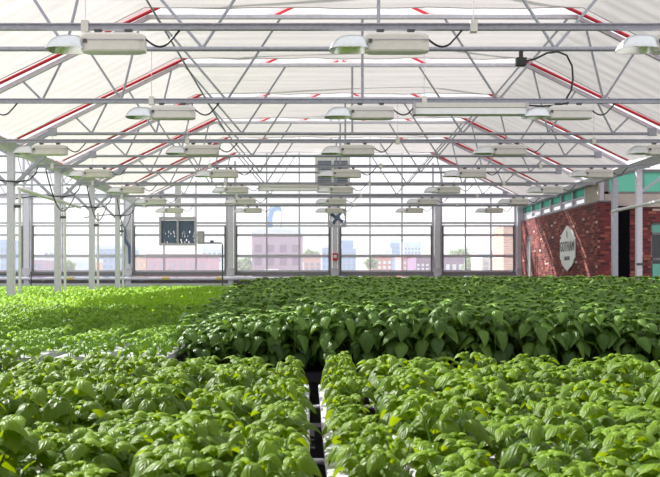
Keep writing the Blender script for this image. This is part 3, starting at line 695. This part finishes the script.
# --- front bed: two blocks of white channels either side of a dark gap
CH_Z = ZC - .75; PITCH = .325; CHW = .17; Y0F, Y1F = 1.75, 6.25
gapx = .04
front = []
for side in (-1, 1):
    for c_ in range(9):
        cx = gapx + side * (.032 + CHW / 2 + c_ * PITCH)
        sd = 'left' if side < 0 else 'right'
        m = MB(); m.loft([[(cx - CHW / 2, y, CH_Z - .05), (cx + CHW / 2, y, CH_Z - .05), (cx + CHW / 2, y, CH_Z - .006), (cx + CHW / 2 - .006, y, CH_Z), (cx - CHW / 2 + .006, y, CH_Z), (cx - CHW / 2, y, CH_Z - .006)] for y in (Y0F - .1, Y1F + .08)])
        tag(m.build('growing_channel', 'channel'), f'white growing channel, {ORD[c_]} to the {sd} of the dark gap, front bed', 'channel', 'white growing channels of the front bed')
        front.append((side, c_, cx))
for j, y in enumerate((4.04, 5.72)):
    sb = MB().tube([(-2.6, y, CH_Z - .068), (3.1, y, CH_Z - .068)], .014, 8)
    for x in (-2.55, -.12, .2, 3.05): sb.box(x - .01, x + .01, y - .01, y + .01, CH_Z - .27, CH_Z - .075)
    tag(sb.build('support_bar', 'galv_light'), ['nearer', 'farther'][j] + ' thin steel cross bar seen in the dark gap under the channels', 'bar')
tb = empty('bench_tray', (0, 0, 0), 'dark tray bench under the white channels of the front bed', 'bench')
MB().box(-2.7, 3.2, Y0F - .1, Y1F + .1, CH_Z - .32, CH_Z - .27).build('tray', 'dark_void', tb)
for x in (-2.6, .04, 3.1):
    for y in (2.2, 3.67, 5.2, 6.2): MB().box(x - .03, x + .03, y - .03, y + .03, 0, CH_Z - .32).build('leg', 'galv', tb)

fol_me, stem_me = [], []
for v in range(9):
    rg = np.random.default_rng(100 + v)
    f = plant(rg, .185, 3 + v % 2, .115, .112, 3, 8, 9)
    V, Fc, UV, A = f.arrays(); fol_me.append(np_mesh('foliage', V, Fc, UV, A, ['basil'])); stem_me.append(f.stems.mesh('stem', 'stem'))
plug = MB(); plug.tube([(0, 0, -.02), (0, 0, .006)], .02, 10); plug_me = plug.mesh('plug', 'soil')
cands = []; outer = []
for side, c_, cx in front:
    y = Y0F + .1 + (.09 if c_ % 2 else 0)
    while y < Y1F:
        if in_view(cx, y, CH_Z + .22, 40, 60): cands.append((side, c_, cx, y))
        else: outer.append((side, c_, cx, y))
        y += .24
cands.sort(key=lambda q: q[3])
cnt = {}
rest_front = cands[320:] + outer
protos = {}
for side, c_, cx, y in cands[:320]:
    i = cnt.get((side, c_), 0); cnt[(side, c_)] = i + 1
    sd = 'left' if side < 0 else 'right'
    lab = f'full basil plant, {ordn(i)} from the front in the {ORD[c_]} channel {sd} of the dark gap'
    vi = random.randrange(9); loc = (cx + random.uniform(-.02, .02), y + random.uniform(-.03, .03), CH_Z)
    sc_ = random.uniform(.80, 1.18)
    sz_ = sc_ * random.uniform(.76, 1.28)
    if c_ == 0: loc = (loc[0] + side * .045, loc[1], loc[2]); sc_ *= .80
    if vi not in protos:
        r = empty('basil_plant', loc, lab, 'basil plant', 'basil plants of the front bed')
        for nm, me in (('foliage', fol_me[vi]), ('stem', stem_me[vi]), ('root_plug', plug_me)):
            o = bpy.data.objects.new(nm, me); COL.objects.link(o); o.parent = r
        r.rotation_euler = (0, 0, random.uniform(0, 6.28)); r.scale = (sc_, sc_, sz_); protos[vi] = r
    else:
        clone(protos[vi], loc, lab, random.uniform(0, 6.28), (sc_, sc_, sz_))

def stuff(name, items, metas, mats, **kw):
    Vs, Fs, Us, As = [], [], [], []; n = 0
    for (x, y, z, s_) in items:
        V, Fc, UV, A = metas[RNG.integers(len(metas))]; a = RNG.uniform(0, 6.28); c_, d_ = math.cos(a), math.sin(a)
        R = np.array([[c_, -d_, 0], [d_, c_, 0], [0, 0, 1]]) * s_
        Vs.append(V @ R.T + np.array([x, y, z])); Fs.append(Fc + n); Us.append(UV); As.append(A); n += len(V)
    me = np_mesh(name, np.concatenate(Vs), np.concatenate(Fs), np.concatenate(Us), np.concatenate(As), mats)
    o = bpy.data.objects.new(name, me); COL.objects.link(o); return tag(o, **kw)
if rest_front:
    metas = [plant(np.random.default_rng(150 + v), .215, 4, .105, .078, 3, 5, 5).arrays() for v in range(4)]
    stuff('basil_rows', [(x, y, CH_Z, RNG.uniform(.9, 1.12)) for s_, c_, x, y in rest_front], metas, ['basil'], label='remaining basil plants at the outer edges of the front bed', cat='basil', kind='stuff')

# --- tall dense block behind the aisle
def block_top(X, Y):
    q = min(1, max(0, (Y - 7.3) / 4.5)); q = q * q * (3 - 2 * q)
    z = -.22 + .11 * q
    e = min(1, max(0, (X + .95) / .9)); return z - .10 * (1 - e) * (1 - .5 * q)
tall_me = []
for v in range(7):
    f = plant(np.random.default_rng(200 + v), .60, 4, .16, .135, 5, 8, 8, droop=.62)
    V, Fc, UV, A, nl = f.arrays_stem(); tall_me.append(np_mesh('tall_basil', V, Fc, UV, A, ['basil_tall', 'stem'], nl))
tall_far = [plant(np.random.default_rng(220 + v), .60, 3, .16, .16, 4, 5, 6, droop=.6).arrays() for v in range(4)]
tcount = 0; far_items = []
row = 0; y = 7.35
TB = CH_Z - .02
while y < 28.3:
    sp_ = .27 if y < 12 else .36
    x = -.88; i = 0
    while x < min(6.6, .385 * y + 1.6):
        X = x + random.uniform(-.05, .05); Yp = y + random.uniform(-.05, .05); top = block_top(X, Yp) + random.uniform(-.09, .06)
        s_ = (ZC + top - TB) / .60
        if tcount < 300 and y < 12 and x < .385 * y + .35:
            lab = f'tall dark basil plant, {ordn(i)} from the left in the {ORD[row]} row of the dense block'
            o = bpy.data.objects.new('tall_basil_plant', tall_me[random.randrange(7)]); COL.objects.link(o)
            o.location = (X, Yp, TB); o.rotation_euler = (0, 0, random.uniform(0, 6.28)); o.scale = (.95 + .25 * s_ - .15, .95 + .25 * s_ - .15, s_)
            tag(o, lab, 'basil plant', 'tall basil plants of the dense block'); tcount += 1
        else: far_items.append((X, Yp, TB, s_))
        x += sp_; i += 1
    y += .29 if y < 12 else .38; row += 1
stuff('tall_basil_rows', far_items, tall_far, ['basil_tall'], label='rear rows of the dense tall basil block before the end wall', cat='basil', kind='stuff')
bb = empty('bench_tray', (0, 0, 0), 'dark low bench under the tall basil block behind the aisle', 'bench')
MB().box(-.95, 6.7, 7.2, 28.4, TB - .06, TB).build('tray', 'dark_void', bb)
for x in (-.8, 2.5, 6.5):
    for yy in (7.4, 14, 21, 28): MB().box(x - .04, x + .04, yy - .04, yy + .04, 0, TB - .06).build('leg', 'galv', bb)

# --- left field: young basil in white channels, seedlings further back
young_me = []
for v in range(7):
    f = plant(np.random.default_rng(300 + v), .16, 3, .06, .085, 2, 7, 7)
    V, Fc, UV, A, nl = f.arrays_stem(); young_me.append(np_mesh('young_basil', V, Fc, UV, A, ['basil_young', 'stem'], nl))
young_far = [plant(np.random.default_rng(320 + v), .16, 3, .10, .085, 2, 4, 5).arrays() for v in range(4)]
LF0, LF1 = 6.75, 11.6
LB = ZC - .60
def field_h(Y): return .13 + .09 * min(1, (Y - LF0) / (LF1 - LF0))
xs_l = []; x = -1.22
while x > -10.2:
    if abs(x - XL) > .36: xs_l.append(x)
    x -= .48
allp = []; outl = []
for ci, cx in enumerate(xs_l):
    ylo = max(LF0, (-cx - .3) * F / 320)
    if ylo > 28: continue
    m = MB(); m.box(cx - .17, cx + .17, LF0 - .02, 28.3, LB - .05, LB)
    tag(m.build('growing_channel', 'channel'), f'wide white channel of the left field, {ordn(ci)} from the tall block', 'channel', 'white channels of the left field')
    y = LF0 - .06
    while y < LF1:
        for q in (0, 1): (allp if y > ylo - .2 else outl).append((y + .13 * q, ci, cx + (.085 if q == 0 else -.085)))
        y += .29
allp.sort(); cnt = {}
for y, ci, cx in allp[:300]:
    i = cnt.get(ci, 0); cnt[ci] = i + 1
    lab = f'young basil plant, {ordn(i)} from the front in the {ordn(ci)} left-field channel from the tall block'
    o = bpy.data.objects.new('young_basil_plant', young_me[random.randrange(7)]); COL.objects.link(o); s_ = random.uniform(.85, 1.12)
    o.location = (cx + random.uniform(-.015, .015), y + random.uniform(-.03, .03), LB); o.rotation_euler = (0, 0, random.uniform(0, 6.28)); o.scale = (s_, s_, s_ * field_h(y) / .16)
    tag(o, lab, 'basil plant', 'young basil plants of the left field')
rest_l = allp[300:] + outl
if rest_l: stuff('young_basil_rows', [(cx + RNG.uniform(-.02, .02), y + RNG.uniform(-.03, .03), LB + field_h(y) - .16, RNG.uniform(.9, 1.15)) for y, ci, cx in rest_l], young_far, ['basil_young'],
      label='outermost rows of young basil along the left edge of the left field', cat='basil', kind='stuff')
sd_m = [plant(np.random.default_rng(340 + v), .26, 3, .12, .10, 2, 3, 4, droop=.1).arrays() for v in range(4)]
items = []
y = LF1 + .1
while y < 28.3:
    x = -1.1
    while x > max(-10.3, -.36 * y - 2):
        if abs(x - XL) > .22: items.append((x + RNG.uniform(-.08, .08), y + RNG.uniform(-.08, .08), LB, RNG.uniform(.98, 1.15)))
        x -= .2
    y += .22
stuff('seedling_bed', items, sd_m, ['lettuce'], label='bright green band of small seedlings at the far left before the ledge', cat='seedlings', kind='stuff')
for a, b, lab in ((-10.5, -5.55, 'dark bench under the left field channels beyond the side posts'), (-5.02, -1.0, 'dark bench under the left field channels between side posts and tall block')):
    lb = empty('bench_tray', ((a + b) / 2, 0, 0), lab, 'bench'); hw_ = (b - a) / 2
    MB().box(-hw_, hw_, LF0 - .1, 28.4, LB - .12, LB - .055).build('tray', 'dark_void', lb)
    for x in (-hw_ + .1, hw_ - .1):
        for yy in (7, 14, 21, 28): MB().box(x - .04, x + .04, yy - .04, yy + .04, 0, LB - .12).build('leg', 'galv', lb)

# --- trees on the skyline
def tree(x0, x1, ytop, Y, label):
    cx = PX((x0 + x1) / 2, Y); R = (PX(x1, Y) - PX(x0, Y)) / 2; zt_ = PZ(ytop, Y); rg = np.random.default_rng(int(x0)); f = Fol()
    t = empty('city_tree', (cx, Y, -9), label, 'tree', 'trees on the skyline'); zc_ = zt_ - R * .9 + 9
    for k in range(900):
        d_ = rg.normal(size=3); d_ /= np.linalg.norm(d_); r = rg.uniform(.55, 1) * (1 + .18 * math.sin(5 * math.atan2(d_[2], d_[0]) + x0))
        p = d_ * r * np.array([R, R * .7, R * .9]) + np.array([0, 0, zc_]); L_ = R * .22
        f.leaf(p, rg.uniform(0, 6.28), rg.uniform(-.8, .8), L_, L_ * .8, rg.uniform(0, .8), 3, 3)
    V, Fc, UV, A = f.arrays(); o = bpy.data.objects.new('crown', np_mesh('crown', V, Fc, UV, A, ['tree'])); COL.objects.link(o); o.parent = t
    MB().tube([(0, 0, 0), (0, 0, zc_)], [R * .1, R * .05], 8).build('trunk', 'stem', t)
tree(234, 256, 256, 90, 'pale green tree left of the mauve block')
tree(448, 472, 247, 130, 'pale green tree above the dark purple block')
tree(462, 484, 256, 70, 'green tree between purple block and pale chimney')
tree(364, 378, 257, 85, 'small green tree right of the blue tower')
tree(300, 320, 249, 180, 'faint tree behind the salmon brick house')
tree(62, 76, 260, 95, 'low faint green tree right of the second side post')

# ------------------------------------------------------------------ light
w = bpy.data.worlds.new('World'); sc.world = w; w.use_nodes = True; nt = w.node_tree; L = nt.links
bg = nt.nodes['Background']; tc = nt.nodes.new('ShaderNodeTexCoord'); sp = nt.nodes.new('ShaderNodeSeparateXYZ'); r = nt.nodes.new('ShaderNodeValToRGB')
r.color_ramp.elements[0].position = .0; r.color_ramp.elements[0].color = (1.0, .99, .99, 1); r.color_ramp.elements[1].position = .6; r.color_ramp.elements[1].color = (.95, .97, 1.0, 1)
L.new(tc.outputs['Generated'], sp.inputs[0]); L.new(sp.outputs['Z'], r.inputs['Fac']); L.new(r.outputs['Color'], bg.inputs['Color']); bg.inputs['Strength'].default_value = 1.12
su = bpy.data.lights.new('sun', 'SUN'); su.energy = 8.5; su.angle = math.radians(1.0); su.color = (1, .965, .92)
so = bpy.data.objects.new('sun', su); COL.objects.link(so)
dirv = Vector((.60, -.46, -.65)); so.rotation_euler = dirv.to_track_quat('-Z', 'Y').to_euler()

# ------------------------------------------------------------------ camera
cd = bpy.data.cameras.new('camera'); co = bpy.data.objects.new('camera', cd); COL.objects.link(co)
co.location = (0, 0, ZC); co.rotation_euler = (PI / 2, 0, 0)
cd.sensor_width = 36; cd.lens = F / 660 * 36; cd.shift_x = (330 - VX) / 660; cd.shift_y = (HY - 238.5) / 660
cd.dof.use_dof = True; cd.dof.focus_distance = 7.5; cd.dof.aperture_fstop = 8.0
cd.clip_start = .05; cd.clip_end = 1000
sc.camera = co
vs = sc.view_settings; vs.view_transform = 'Standard'; vs.look = 'None'; vs.gamma = 1; vs.exposure = 0.08; vs.use_curve_mapping = False
sc.cycles.use_denoising = True; sc.cycles.max_bounces = 10; sc.cycles.transparent_max_bounces = 12; sc.cycles.transmission_bounces = 6; sc.cycles.diffuse_bounces = 5
